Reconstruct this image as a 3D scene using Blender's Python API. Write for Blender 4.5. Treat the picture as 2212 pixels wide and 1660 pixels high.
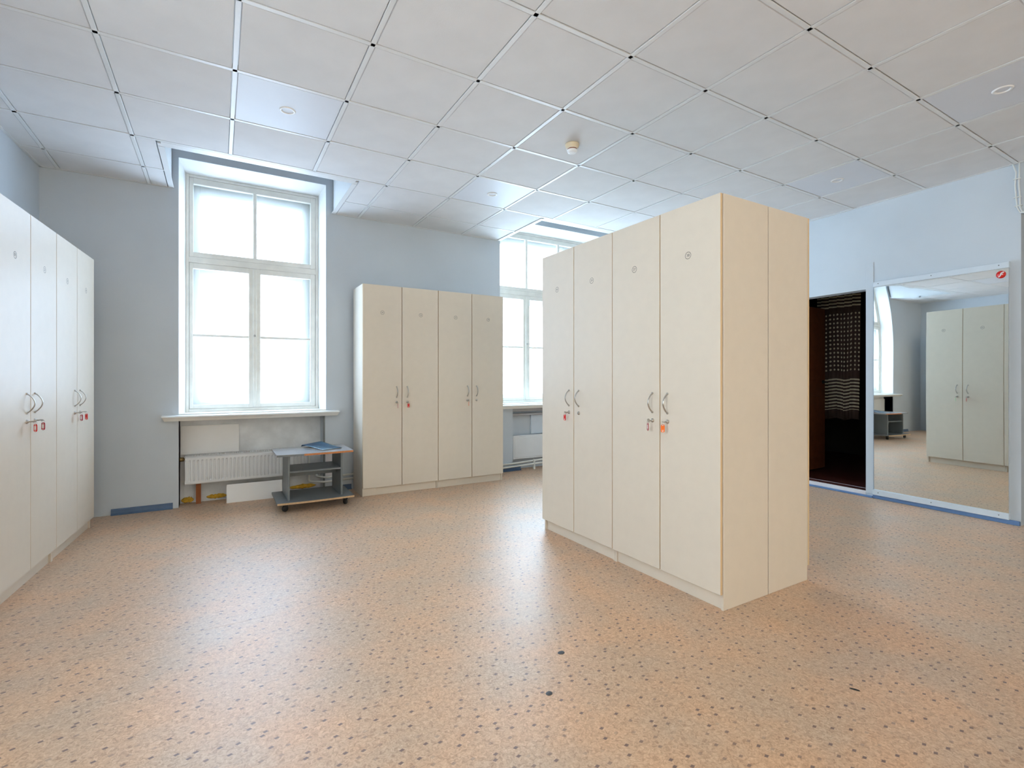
import bpy, bmesh, math, random
from mathutils import Vector, Matrix

random.seed(7)
S = bpy.context.scene
C = S.collection
for o in list(bpy.data.objects):
    bpy.data.objects.remove(o, do_unlink=True)

# ---------------------------------------------------------------- camera
# lens fitted from the ceiling grid (0.6 m tiles): f = 1068.9 px, principal point (1106, 817) of 2212 x 1660
CAM_H, YAW = 1.169, 0.5353
cd = bpy.data.cameras.new('camera')
cd.sensor_width = 36.0
cd.lens = 1068.9 / 2212 * 36.0
cd.shift_y = -(830 - 817.04) / 2212
cd.clip_start = 0.02
cam = bpy.data.objects.new('camera', cd)
C.objects.link(cam)
cam.location = (0, 0, CAM_H)
cam.rotation_euler = (math.pi / 2, 0, -YAW)
S.camera = cam

# ---------------------------------------------------------------- world, exposure
w = bpy.data.worlds.new('world')
S.world = w
w.use_nodes = True
w.node_tree.nodes['Background'].inputs[0].default_value = (0.78, 0.88, 1.0, 1)
w.node_tree.nodes['Background'].inputs[1].default_value = 1.0
S.view_settings.view_transform = 'Standard'
S.view_settings.look = 'None'
S.view_settings.gamma = 1.0
S.view_settings.use_curve_mapping = False
S.view_settings.exposure = 1.08
# daylight on the frosted outer glazing of the windows (linear radiance)
DAY_1 = (4.0, 5.2, 6.9)        # cool sky behind the first window
DAY_2 = (5.4, 7.1, 8.9)         # more open sky behind the wide window
FILL_NEAR = (4.8, 4.15, 3.3)     # warm fill from added windows behind the camera
FILL_LEFT = (5.0, 5.5, 5.9)      # fill from added left-wall windows behind the camera

# ---------------------------------------------------------------- room constants
CZ = 2.87                 # suspended ceiling
SLAB = 3.62               # structural ceiling above it
YW = 5.36                 # window wall
YN = -4.2                 # wall behind the camera
XL, XR = -1.24, 5.475     # left wall at the window wall, right wall at y = 1.9
TH_R = 0.05               # right wall is slightly out of square
TH_L = 0.06               # so is the left wall
GX, GY = -1.122, 3.134    # ceiling grid origin


# ================================================================ helpers
def lin(c):
    return tuple(((v / 255) / 12.92 if v / 255 <= 0.04045 else ((v / 255 + 0.055) / 1.055) ** 2.4) for v in c)


MATS = {}


def nmat(name):
    m = bpy.data.materials.new(name)
    m.use_nodes = True
    nt = m.node_tree
    b = nt.nodes['Principled BSDF']
    MATS[name] = m
    return m, nt, b


def mat(name, rgb, rough=0.5, metal=0.0, spec=0.5, var=0.04, scale=6.0, bump=0.0, bscale=80.0, detail=4.0):
    """plain painted / coated surface with a little procedural mottling"""
    m, nt, b = nmat(name)
    b.inputs['Roughness'].default_value = rough
    b.inputs['Metallic'].default_value = metal
    b.inputs['Specular IOR Level'].default_value = spec
    tc = nt.nodes.new('ShaderNodeTexCoord')
    nz = nt.nodes.new('ShaderNodeTexNoise')
    nz.inputs['Scale'].default_value = scale
    nz.inputs['Detail'].default_value = detail
    nt.links.new(tc.outputs['Object'], nz.inputs['Vector'])
    r = nt.nodes.new('ShaderNodeValToRGB')
    c = lin(rgb)
    r.color_ramp.elements[0].position = 0.3
    r.color_ramp.elements[1].position = 0.7
    r.color_ramp.elements[0].color = tuple(max(0, v * (1 - var)) for v in c) + (1,)
    r.color_ramp.elements[1].color = tuple(min(1, v * (1 + var)) for v in c) + (1,)
    nt.links.new(nz.outputs['Fac'], r.inputs['Fac'])
    nt.links.new(r.outputs['Color'], b.inputs['Base Color'])
    if bump:
        n2 = nt.nodes.new('ShaderNodeTexNoise')
        n2.inputs['Scale'].default_value = bscale
        n2.inputs['Detail'].default_value = 3
        nt.links.new(tc.outputs['Object'], n2.inputs['Vector'])
        bp = nt.nodes.new('ShaderNodeBump')
        bp.inputs['Strength'].default_value = bump
        bp.inputs['Distance'].default_value = 0.01
        nt.links.new(n2.outputs['Fac'], bp.inputs['Height'])
        nt.links.new(bp.outputs['Normal'], b.inputs['Normal'])
    return m


class MB:
    """collects simple solids and turns them into ONE mesh"""

    def __init__(self):
        self.v, self.f, self.m, self.sm = [], [], [], []

    def add(self, vs, fs, mi=0, smooth=False):
        n = len(self.v)
        self.v += [tuple(p) for p in vs]
        for f in fs:
            self.f.append(tuple(i + n for i in f))
            self.m.append(mi)
            self.sm.append(smooth)
        return self

    def box(self, x0, x1, y0, y1, z0, z1, mi=0):
        vs = [(x0, y0, z0), (x1, y0, z0), (x1, y1, z0), (x0, y1, z0), (x0, y0, z1), (x1, y0, z1), (x1, y1, z1), (x0, y1, z1)]
        return self.add(vs, [(0, 3, 2, 1), (4, 5, 6, 7), (0, 1, 5, 4), (1, 2, 6, 5), (2, 3, 7, 6), (3, 0, 4, 7)], mi)

    def bbox(self, x0, x1, y0, y1, z0, z1, bv=0.002, seg=1, mi=0):
        """box with bevelled edges"""
        bm = bmesh.new()
        vs = [bm.verts.new(p) for p in ((x0, y0, z0), (x1, y0, z0), (x1, y1, z0), (x0, y1, z0), (x0, y0, z1), (x1, y0, z1), (x1, y1, z1), (x0, y1, z1))]
        for f in ((0, 3, 2, 1), (4, 5, 6, 7), (0, 1, 5, 4), (1, 2, 6, 5), (2, 3, 7, 6), (3, 0, 4, 7)):
            bm.faces.new([vs[i] for i in f])
        bmesh.ops.bevel(bm, geom=bm.edges[:], offset=bv, segments=seg, affect='EDGES', profile=0.5)
        bm.verts.index_update()
        self.add([v.co[:] for v in bm.verts], [tuple(v.index for v in f.verts) for f in bm.faces], mi)
        bm.free()
        return self

    def prism(self, pts, axis, a, b, mi=0, smooth=False):
        """extrude a 2-D outline (counter-clockwise) along an axis from a to b"""
        n = len(pts)

        def P(p, t):
            return {'x': (t, p[0], p[1]), 'y': (p[0], t, p[1]), 'z': (p[0], p[1], t)}[axis]
        vs = [P(p, a) for p in pts] + [P(p, b) for p in pts]
        fl = axis == 'y'
        fs = [tuple(range(n)) if fl else tuple(reversed(range(n))), tuple(reversed(range(n, 2 * n))) if fl else tuple(range(n, 2 * n))]
        for i in range(n):
            j = (i + 1) % n
            q = (i, j, j + n, i + n)
            fs.append(tuple(reversed(q)) if fl else q)
        n0 = len(self.v)
        self.v += vs
        for k, f in enumerate(fs):
            self.f.append(tuple(i + n0 for i in f))
            self.m.append(mi)
            self.sm.append(smooth and k > 1)
        return self

    def tube(self, path, r, seg=8, mi=0, ry=None, cap=True):
        """round (or elliptical) tube along a polyline"""
        P = [Vector(p) for p in path]
        rings = []
        up = None
        for i, p in enumerate(P):
            d = ((P[min(i + 1, len(P) - 1)] - P[max(i - 1, 0)])).normalized()
            if up is None:
                up = Vector((0, 0, 1)) if abs(d.z) < 0.9 else Vector((1, 0, 0))
            a = d.cross(up)
            if a.length < 1e-4:
                a = d.cross(Vector((0, 1, 0)))
            a.normalize()
            b = a.cross(d).normalized()
            up = b
            rr = r[i] if isinstance(r, (list, tuple)) else r
            r2 = rr if ry is None else ry
            rings.append([p + a * rr * math.cos(2 * math.pi * k / seg) + b * r2 * math.sin(2 * math.pi * k / seg) for k in range(seg)])
        vs = [q for ring in rings for q in ring]
        fs = []
        for i in range(len(P) - 1):
            for k in range(seg):
                k2 = (k + 1) % seg
                fs.append((i * seg + k, i * seg + k2, (i + 1) * seg + k2, (i + 1) * seg + k))
        self.add(vs, fs, mi, True)
        if cap:
            n = len(self.v) - len(vs)
            self.f.append(tuple(n + k for k in reversed(range(seg)))); self.m.append(mi); self.sm.append(False)
            n2 = n + (len(P) - 1) * seg
            self.f.append(tuple(n2 + k for k in range(seg))); self.m.append(mi); self.sm.append(False)
        return self

    def lathe(self, prof, seg=24, origin=(0, 0, 0), axis='z', mi=0, smooth=True):
        """revolve (radius, height) pairs"""
        vs, fs = [], []
        for r, h in prof:
            for k in range(seg):
                a = 2 * math.pi * k / seg
                x, y = r * math.cos(a), r * math.sin(a)
                q = {'z': (x, y, h), 'y': (x, h, y), 'x': (h, x, y)}[axis]
                vs.append((q[0] + origin[0], q[1] + origin[1], q[2] + origin[2]))
        for i in range(len(prof) - 1):
            for k in range(seg):
                k2 = (k + 1) % seg
                fs.append((i * seg + k, i * seg + k2, (i + 1) * seg + k2, (i + 1) * seg + k))
        self.add(vs, fs, mi, smooth)
        return self

    def mesh(self, name, mats):
        me = bpy.data.meshes.new(name)
        me.from_pydata(self.v, [], self.f)
        for m in (mats if isinstance(mats, (list, tuple)) else [mats]):
            me.materials.append(m)
        for p, mi, sm in zip(me.polygons, self.m, self.sm):
            p.material_index = mi
            p.use_smooth = sm
        bm = bmesh.new()
        bm.from_mesh(me)
        bmesh.ops.recalc_face_normals(bm, faces=bm.faces[:])
        bm.to_mesh(me)
        bm.free()
        return me

    def build(self, name, mats, parent=None, loc=(0, 0, 0), rotz=0.0):
        return link(name, self.mesh(name, mats), parent, loc, rotz)


def link(name, data, parent=None, loc=(0, 0, 0), rotz=0.0):
    o = bpy.data.objects.new(name, data)
    C.objects.link(o)
    o.location = loc
    o.rotation_euler = (0, 0, rotz)
    if parent:
        o.parent = parent
    return o


def tag(o, label, cat, group=None):
    o['label'] = label
    o['category'] = cat
    if group:
        o['group'] = group
    return o


def struct(o, label=None):
    o['kind'] = 'structure'
    if label:
        o['label'] = label
    return o


def thing(name, label, cat, loc=(0, 0, 0), rotz=0.0, group=None):
    return tag(link(name, None, None, loc, rotz), label, cat, group)


def text_mesh(body, size):
    cu = bpy.data.curves.new('number', 'FONT')
    cu.body = body
    cu.size = size
    cu.align_x = 'CENTER'
    cu.align_y = 'CENTER'
    cu.resolution_u = 3
    ob = bpy.data.objects.new('number', cu)
    C.objects.link(ob)
    bpy.context.view_layer.update()
    me = bpy.data.meshes.new_from_object(ob.evaluated_get(bpy.context.evaluated_depsgraph_get()))
    vs = [v.co[:] for v in me.vertices]
    fs = [tuple(p.vertices) for p in me.polygons]
    bpy.data.objects.remove(ob, do_unlink=True)
    bpy.data.curves.remove(cu)
    bpy.data.meshes.remove(me)
    return vs, fs


# ================================================================ materials
M_WALL = mat('wall_paint', (203, 211, 219), 0.6, var=0.03, scale=2.0, bump=0.04, bscale=60)
M_NICHE = mat('bare_plaster', (226, 229, 232), 0.8, var=0.16, scale=5.0, bump=0.2, bscale=30)
M_WHITE = mat('white_plaster', (236, 236, 233), 0.6, var=0.02)
M_FRAME = mat('window_paint', (240, 239, 232), 0.4, var=0.05, scale=9)
M_SILL = mat('sill_paint', (238, 237, 232), 0.35, var=0.02)
M_TILE = mat('ceiling_tile', (226, 225, 225), 0.85, var=0.03, scale=5, bump=0.06, bscale=160)
M_TILE2 = mat('smooth_ceiling_tile', (223, 226, 233), 0.5, var=0.01)
M_GRID = mat('grid_paint', (228, 229, 229), 0.4, var=0.01)
M_DARK = mat('slot_shade', (26, 26, 28), 0.9)
M_CAB = mat('cabinet_laminate', (228, 216, 199), 0.42, spec=0.3, var=0.015, scale=14, bump=0.015, bscale=220)
M_CABE = mat('cabinet_edge', (226, 196, 152), 0.45, var=0.03)
M_CHROME = mat('satin_nickel', (190, 186, 180), 0.28, metal=1.0, var=0.02)
M_INK = mat('grey_print', (84, 78, 74), 0.6, var=0.02)
M_RED = mat('red_plastic', (222, 38, 30), 0.35, var=0.03)
M_ORANGE = mat('orange_plastic', (250, 118, 24), 0.35, var=0.03)
M_DRED = mat('dark_red_plastic', (178, 30, 52), 0.35, var=0.03)
M_GREEN = mat('pale_green_plastic', (190, 225, 180), 0.35, var=0.03)
M_PAPER = mat('paper', (240, 232, 228), 0.7, var=0.02)
M_BLUE = mat('blue_skirting', (98, 132, 180), 0.5, var=0.08, scale=12)
M_BLUED = mat('blue_grey_skirting', (84, 108, 140), 0.5, var=0.1, scale=12)
M_STRIP = mat('pale_blue_strip', (214, 224, 234), 0.5, var=0.02)
M_RAD = mat('radiator_enamel', (228, 230, 232), 0.4, var=0.03)
M_BOARD = mat('white_board', (244, 244, 244), 0.5, var=0.01)
M_WOODB = mat('brown_batten', (150, 84, 40), 0.6, var=0.15, scale=20)
M_FOAM = mat('yellow_foam', (222, 176, 60), 0.9, var=0.2, scale=40, bump=0.5, bscale=60)
M_BRASS = mat('aged_brass', (150, 130, 90), 0.4, metal=0.8)
M_PIPE = mat('pipe_paint', (232, 232, 226), 0.4, var=0.04)
M_TROL = mat('grey_laminate', (112, 118, 120), 0.4, var=0.05, scale=8)
M_TROLT = mat('light_grey_laminate', (176, 174, 176), 0.22, var=0.05, scale=8)
M_CHIP = mat('raw_chipboard', (202, 132, 78), 0.8, var=0.15, scale=60)
M_CHIP2 = mat('pale_chipboard', (206, 172, 132), 0.8, var=0.12, scale=60)
M_BLACK = mat('black_rubber', (18, 18, 20), 0.5)
M_SMOKE = mat('aged_ivory_plastic', (226, 208, 176), 0.4, var=0.02)
M_LAMPW = mat('white_plastic', (240, 240, 240), 0.35, var=0.01)
M_LENS = mat('frosted_lamp_glass', (150, 148, 150), 0.3, var=0.02)
M_WOODD = mat('dark_brown_door', (122, 66, 34), 0.45, var=0.15, scale=14)
M_DROOM = mat('dark_room_shade', (30, 22, 20), 0.8, var=0.1)  # near-black colour carries the darkness of the unlit room
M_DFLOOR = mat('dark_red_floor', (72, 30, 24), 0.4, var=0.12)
M_LEDGE = mat('white_threshold', (232, 228, 230), 0.4, var=0.03)
M_CABLE = mat('white_cable', (226, 228, 226), 0.5)
M_SPOT = mat('dark_grey_spot', (78, 82, 88), 0.6)
M_PASSAGE = mat('grey_green_paint', (150, 166, 168), 0.6)  # flat grey-green of the passage walls


def m_floor():
    m, nt, b = nmat('linoleum')
    L = nt.links.new
    N = nt.nodes.new
    tc = N('ShaderNodeTexCoord')
    # soft mottling of chips pressed into the sheet
    n1 = N('ShaderNodeTexNoise'); n1.inputs['Scale'].default_value = 72; n1.inputs['Detail'].default_value = 5; n1.inputs['Roughness'].default_value = 0.65; n1.inputs['Distortion'].default_value = 1.2
    L(tc.outputs['Object'], n1.inputs['Vector'])
    r1 = N('ShaderNodeValToRGB')
    e = r1.color_ramp.elements
    e[0].position = 0.30; e[0].color = lin((172, 130, 96)) + (1,)
    e[1].position = 0.70; e[1].color = lin((230, 198, 163)) + (1,)
    k = e.new(0.5); k.color = lin((209, 170, 133)) + (1,)
    L(n1.outputs['Fac'], r1.inputs['Fac'])
    # larger warm and cool clouds
    n2 = N('ShaderNodeTexNoise'); n2.inputs['Scale'].default_value = 3.2; n2.inputs['Detail'].default_value = 4
    L(tc.outputs['Object'], n2.inputs['Vector'])
    r2 = N('ShaderNodeValToRGB')
    r2.color_ramp.elements[0].position = 0.35; r2.color_ramp.elements[0].color = (0.90, 0.95, 1.02, 1)
    r2.color_ramp.elements[1].position = 0.65; r2.color_ramp.elements[1].color = (1.06, 0.98, 0.92, 1)
    L(n2.outputs['Fac'], r2.inputs['Fac'])
    mx = N('ShaderNodeMix'); mx.data_type = 'RGBA'; mx.blend_type = 'MULTIPLY'; mx.inputs[0].default_value = 1.0
    L(r1.outputs['Color'], mx.inputs[6]); L(r2.outputs['Color'], mx.inputs[7])
    # dark diamond flecks
    mp = N('ShaderNodeMapping'); mp.inputs['Rotation'].default_value = (0, 0, 0.35); mp.inputs['Scale'].default_value = (16, 23, 1)
    L(tc.outputs['Object'], mp.inputs['Vector'])
    vo = N('ShaderNodeTexVoronoi'); vo.voronoi_dimensions = '2D'; vo.distance = 'MANHATTAN'; vo.inputs['Scale'].default_value = 1.0; vo.inputs['Randomness'].default_value = 0.75
    L(mp.outputs['Vector'], vo.inputs['Vector'])
    st = N('ShaderNodeMapRange'); st.inputs[1].default_value = 0.13; st.inputs[2].default_value = 0.18; st.inputs[3].default_value = 1; st.inputs[4].default_value = 0
    L(vo.outputs['Distance'], st.inputs[0])
    sx = N('ShaderNodeSeparateColor'); L(vo.outputs['Color'], sx.inputs[0])
    gt = N('ShaderNodeMapRange'); gt.inputs[1].default_value = 0.12; gt.inputs[2].default_value = 0.7
    L(sx.outputs[0], gt.inputs[0])
    mu = N('ShaderNodeMath'); mu.operation = 'MULTIPLY'
    L(st.outputs[0], mu.inputs[0]); L(gt.outputs[0], mu.inputs[1])
    m2 = N('ShaderNodeMix'); m2.data_type = 'RGBA'
    L(mu.outputs[0], m2.inputs[0]); L(mx.outputs[2], m2.inputs[6]); m2.inputs[7].default_value = lin((120, 90, 78)) + (1,)
    L(m2.outputs[2], b.inputs['Base Color'])
    rr = N('ShaderNodeMapRange'); rr.inputs[3].default_value = 0.40; rr.inputs[4].default_value = 0.50
    L(n2.outputs['Fac'], rr.inputs[0]); L(rr.outputs[0], b.inputs['Roughness'])
    b.inputs['Specular IOR Level'].default_value = 0.95
    b.inputs['Sheen Weight'].default_value = 0.12
    b.inputs['Sheen Roughness'].default_value = 0.5
    bp = N('ShaderNodeBump'); bp.inputs['Strength'].default_value = 0.08; bp.inputs['Distance'].default_value = 0.004
    L(n1.outputs['Fac'], bp.inputs['Height']); L(bp.outputs['Normal'], b.inputs['Normal'])
    return m


M_FLOOR = m_floor()

# daylit frosted outer glazing: it glows with the sky behind it
def m_day(name, col):
    m_ = bpy.data.materials.new(name)
    m_.use_nodes = True
    nt_ = m_.node_tree
    nt_.nodes.clear()
    o_ = nt_.nodes.new('ShaderNodeOutputMaterial')
    e_ = nt_.nodes.new('ShaderNodeEmission')
    e_.inputs[0].default_value = tuple(v / max(col) for v in col) + (1,)
    e_.inputs[1].default_value = max(col)
    nt_.links.new(e_.outputs[0], o_.inputs[0])
    return m_


M_DAY = m_day('daylit_frosted_glass', DAY_1)
M_DAY2 = m_day('open_sky_frosted_glass', DAY_2)
M_FILL_NEAR = m_day('near_fill_glass', FILL_NEAR)  # glow of the added windows behind the camera
M_FILL_LEFT = m_day('left_fill_glass', FILL_LEFT)  # glow of the added left-wall windows

# inner panes: clear with a milky film
M_PANE = bpy.data.materials.new('milky_pane')
M_PANE.use_nodes = True
_nt = M_PANE.node_tree
_nt.nodes.clear()
_o = _nt.nodes.new('ShaderNodeOutputMaterial')
_t = _nt.nodes.new('ShaderNodeBsdfTransparent'); _t.inputs[0].default_value = (0.95, 0.97, 0.97, 1)
_d = _nt.nodes.new('ShaderNodeBsdfTranslucent'); _d.inputs[0].default_value = (0.9, 0.93, 0.95, 1)
_m = _nt.nodes.new('ShaderNodeMixShader'); _m.inputs[0].default_value = 0.12
_nt.links.new(_t.outputs[0], _m.inputs[1]); _nt.links.new(_d.outputs[0], _m.inputs[2]); _nt.links.new(_m.outputs[0], _o.inputs[0])

# mirror
M_MIRROR = bpy.data.materials.new('mirror_silver')
M_MIRROR.use_nodes = True
_b = M_MIRROR.node_tree.nodes['Principled BSDF']
_b.inputs['Base Color'].default_value = (0.90, 0.925, 0.90, 1)
_b.inputs['Metallic'].default_value = 1
_b.inputs['Roughness'].default_value = 0.015


# ================================================================ room shell
def rw_point(u, v=0.0, z=0.0):
    """right wall frame: u along the wall (+ towards the windows), v into the wall"""
    s, c = math.sin(TH_R), math.cos(TH_R)
    return (XR + u * s + v * c, 1.9 + u * c - v * s, z)


RW = dict(loc=(XR, 1.9, 0), rotz=-TH_R)
LW_ROT = -TH_L

b = MB().box(-2.5, 6.4, YN - 0.3, YW + 0.5, -0.1, 0.0)
FLOOR = struct(b.build('floor', M_FLOOR), 'speckled tan linoleum floor')
M_SEAM = mat('weld_seam', (196, 160, 126), 0.45)
MB().box(-0.6, 0.7, 2.6990, 2.7005, 0.0, 0.0003).build('sheet_seam', M_SEAM, FLOOR)

# window openings in the far wall (outer edge at the wall plane)
W1 = dict(x0=-0.308, x1=0.951, z0=0.835, z1=3.155)
W2 = dict(x0=3.005, x1=4.72, z0=0.835, z1=3.155)
N1 = (-0.308, 0.926)
N2 = (3.19, 4.60)
WT = 0.62                 # thickness of the outside wall
b = MB()
b.box(-1.7, W1['x0'], YW, YW + WT, 0, SLAB)
b.box(W1['x1'], W2['x0'], YW, YW + WT, 0, SLAB)
b.box(W2['x1'], 6.2, YW, YW + WT, 0, SLAB)
for W, N in ((W1, N1), (W2, N2)):
    b.box(W['x0'], W['x1'], YW, YW + WT, W['z1'], SLAB)
    b.box(W['x0'], N[0], YW, YW + WT, 0, W['z0'])
    b.box(N[1], W['x1'], YW, YW + WT, 0, W['z0'])
struct(b.build('wall_far', M_WALL), 'pale grey-blue plaster wall with two tall windows')
b = MB()
b.box(N1[0] - 0.02, N1[1] + 0.02, YW + 0.17, YW + WT, 0, W1['z0'])
struct(b.build('wall_far_niche', M_NICHE), 'patchy bare plaster of the radiator recess under the first window')
b = MB()
b.box(N2[0] - 0.02, N2[1] + 0.02, YW + 0.10, YW + WT, 0, W2['z0'])
struct(b.build('wall_far_niche', M_WALL), 'painted recess under the wide window')

LEFT_FILL_WIN = (-7.1, -4.7)         # two unseen windows added for fill, behind the camera's left shoulder
NWD = 1.259
b = MB()
ys = [YN - YW - 0.6, LEFT_FILL_WIN[0], LEFT_FILL_WIN[0] + NWD, LEFT_FILL_WIN[1], LEFT_FILL_WIN[1] + NWD, 0.6]
for a_, c_ in zip(ys[0::2], ys[1::2]):
    b.box(-WT, 0.0, a_, c_, 0, SLAB)
for y in LEFT_FILL_WIN:
    b.box(-WT, 0.0, y, y + NWD, 0, 0.835)
    b.box(-WT, 0.0, y, y + NWD, 3.155, SLAB)
struct(b.build('wall_left', M_WALL, loc=(XL, YW, 0), rotz=LW_ROT), 'grey-blue wall behind the row of lockers')

# right wall with the dark doorway (u 0.521..1.40) and the passage opening (u -1.7..-0.59)
DOOR = (0.521, 1.40, 2.045)
b = MB()
b.box(0, 0.13, -0.592, DOOR[0], 0, SLAB)
b.box(0, 0.13, DOOR[0], DOOR[1], DOOR[2], SLAB)
b.box(0, 0.13, DOOR[1], 3.7, 0, SLAB)
b.box(0, 0.13, -1.75, -0.592, 2.47, SLAB)
b.box(0, 0.13, -6.8, -1.75, 0, SLAB)
struct(b.build('wall_right', M_WALL, **RW), 'light blue wall with mirror and doorway')
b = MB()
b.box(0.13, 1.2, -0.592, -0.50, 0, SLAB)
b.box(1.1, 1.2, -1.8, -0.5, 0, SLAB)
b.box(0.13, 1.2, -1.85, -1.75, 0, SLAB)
struct(b.build('wall_passage', M_PASSAGE, **RW), 'grey-green wall of the passage beyond the right wall')
b = MB().box(0.13, 1.2, -1.85, -0.5, -0.1, 0.0)
struct(b.build('floor_passage', M_FLOOR, **RW))

# wall behind the camera, with three unseen windows added as fill light
b = MB()
NX = (-0.95, 1.0, 3.3)
xs = [-2.1] + [v for x in NX for v in (x, x + NWD)] + [5.6]
for a_, c_ in zip(xs[0::2], xs[1::2]):
    b.box(a_, c_, YN - WT, YN, 0, SLAB)
for x in NX:
    b.box(x, x + NWD, YN - WT, YN, 0, 0.835)
    b.box(x, x + NWD, YN - WT, YN, 3.155, SLAB)
struct(b.build('wall_near', M_WALL))

b = MB().box(-2.2, 6.4, YN - 0.65, YW + WT, SLAB, SLAB + 0.1)
struct(b.build('ceiling_slab', M_WHITE))

# ---------------------------------------------------------------- suspended ceiling
ceil = struct(link('ceiling', None, None, (0, 0, 0)), 'suspended ceiling of square white tiles')
NOTCH = [(-0.36, 1.02), (2.98, 4.77)]
NY = 4.43                  # notches reach from here to the window wall


def left_wall_x(y):
    return XL + math.tan(TH_L) * (y - YW)


def right_wall_x(y):
    return XR + math.tan(TH_R) * (y - 1.9)


LIGHT_TILES = {(2, 0), (5, 1), (9, -2), (8, -4), (2, -5), (5, -5)}
J0 = math.floor((YN - GY) / 0.6)
tile_cache = {}
gap = 0.0145


def tile(x0, x1, y0, y1, m):
    if x1 - x0 < 0.03 or y1 - y0 < 0.03:
        return
    key = (round(x1 - x0, 3), round(y1 - y0, 3), m.name)
    if key not in tile_cache:
        hx, hy = (x1 - x0) / 2, (y1 - y0) / 2
        bb = MB()
        # visible face, chamfered edge, rim resting above the flanges
        c = 0.004
        prof = [(hx - c, hy - c, 0.0), (hx, hy, c), (hx, hy, 0.014)]
        vs = []
        for (ax, ay, z) in prof:
            vs += [(-ax, -ay, z), (ax, -ay, z), (ax, ay, z), (-ax, ay, z)]
        fs = [(0, 3, 2, 1), (8, 9, 10, 11)]
        for r in range(2):
            for k in range(4):
                k2 = (k + 1) % 4
                fs.append((r * 4 + k, r * 4 + k2, (r + 1) * 4 + k2, (r + 1) * 4 + k))
        bb.add(vs, fs)
        tile_cache[key] = bb.mesh('ceiling_tile', m)
    o = link('ceiling_tile', tile_cache[key], ceil, ((x0 + x1) / 2, (y0 + y1) / 2, CZ + 0.001 + random.uniform(-0.001, 0.0015)))
    o.rotation_euler = (random.uniform(-.002, .002), random.uniform(-.002, .002), 0)


def wedge_tile(pts, m):
    o = MB().prism(pts, 'z', CZ + 0.001, CZ + 0.015).build('ceiling_tile', m, ceil)


for j in range(J0, 4):
    ya, yb = GY + 0.6 * j, GY + 0.6 * (j + 1)
    y0, y1 = max(ya, YN) + gap, min(yb, YW) - gap
    if y1 - y0 < 0.05:
        continue
    # left border strip, cut to the skewed wall
    xa = [left_wall_x(y) + 0.012 for y in (y0, y1)]
    if GX - gap - max(xa) > 0.02:
        wedge_tile([(xa[0], y0), (GX - gap, y0), (GX - gap, y1), (xa[1], y1)], M_TILE)
    for i in range(0, 11):
        x0, x1 = GX + 0.6 * i + gap, GX + 0.6 * (i + 1) - gap
        m = M_TILE2 if (i, j) in LIGHT_TILES else M_TILE
        if j < 2:
            tile(x0, x1, y0, y1, m)
        else:
            segs = [(x0, x1)]
            for (na, nb) in NOTCH:
                ns = []
                for (s0, s1) in segs:
                    if s1 <= na - 0.03 or s0 >= nb + 0.03:
                        ns.append((s0, s1))
                    else:
                        if s0 < na - 0.03:
                            ns.append((s0, na - 0.03))
                        if s1 > nb + 0.03:
                            ns.append((nb + 0.03, s1))
                segs = ns
            for (s0, s1) in segs:
                if s1 - s0 > 0.03:
                    tile(s0, s1, y0, y1, m)
    # right border strip
    xb = [right_wall_x(y) - 0.006 for y in (y0, y1)]
    xg = GX + 6.6 + gap
    if min(xb) - xg > 0.01:
        wedge_tile([(xg, y0), (xb[0], y0), (xb[1], y1), (xg, y1)], M_TILE)

RWD = 0.012


def runner(x0, x1, y0, y1):
    o = MB().bbox(x0, x1, y0, y1, CZ - 0.001, CZ + 0.03, 0.0012).build('grid_runner', M_GRID, ceil)
    return o


for i in range(0, 12):                       # runners towards the windows
    x = GX + 0.6 * i
    yend = YW - 0.004
    for (na, nb) in NOTCH:
        if na - 0.02 < x < nb + 0.02:
            yend = GY + 1.2
    ystart = YN
    if i == 11:
        ystart, yend = YN, 2.2
    runner(x - RWD, x + RWD, ystart, yend)
for j in range(J0 + 1, 4):                   # cross runners
    y = GY + 0.6 * j
    segs = [(left_wall_x(y), right_wall_x(y) - 0.005)]
    if j == 3:
        segs = [(left_wall_x(y), NOTCH[0][0]), (NOTCH[0][1], NOTCH[1][0]), (NOTCH[1][1], right_wall_x(y) - 0.005)]
    for s0, s1 in segs:
        runner(s0, s1, y - RWD, y + RWD)
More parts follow.
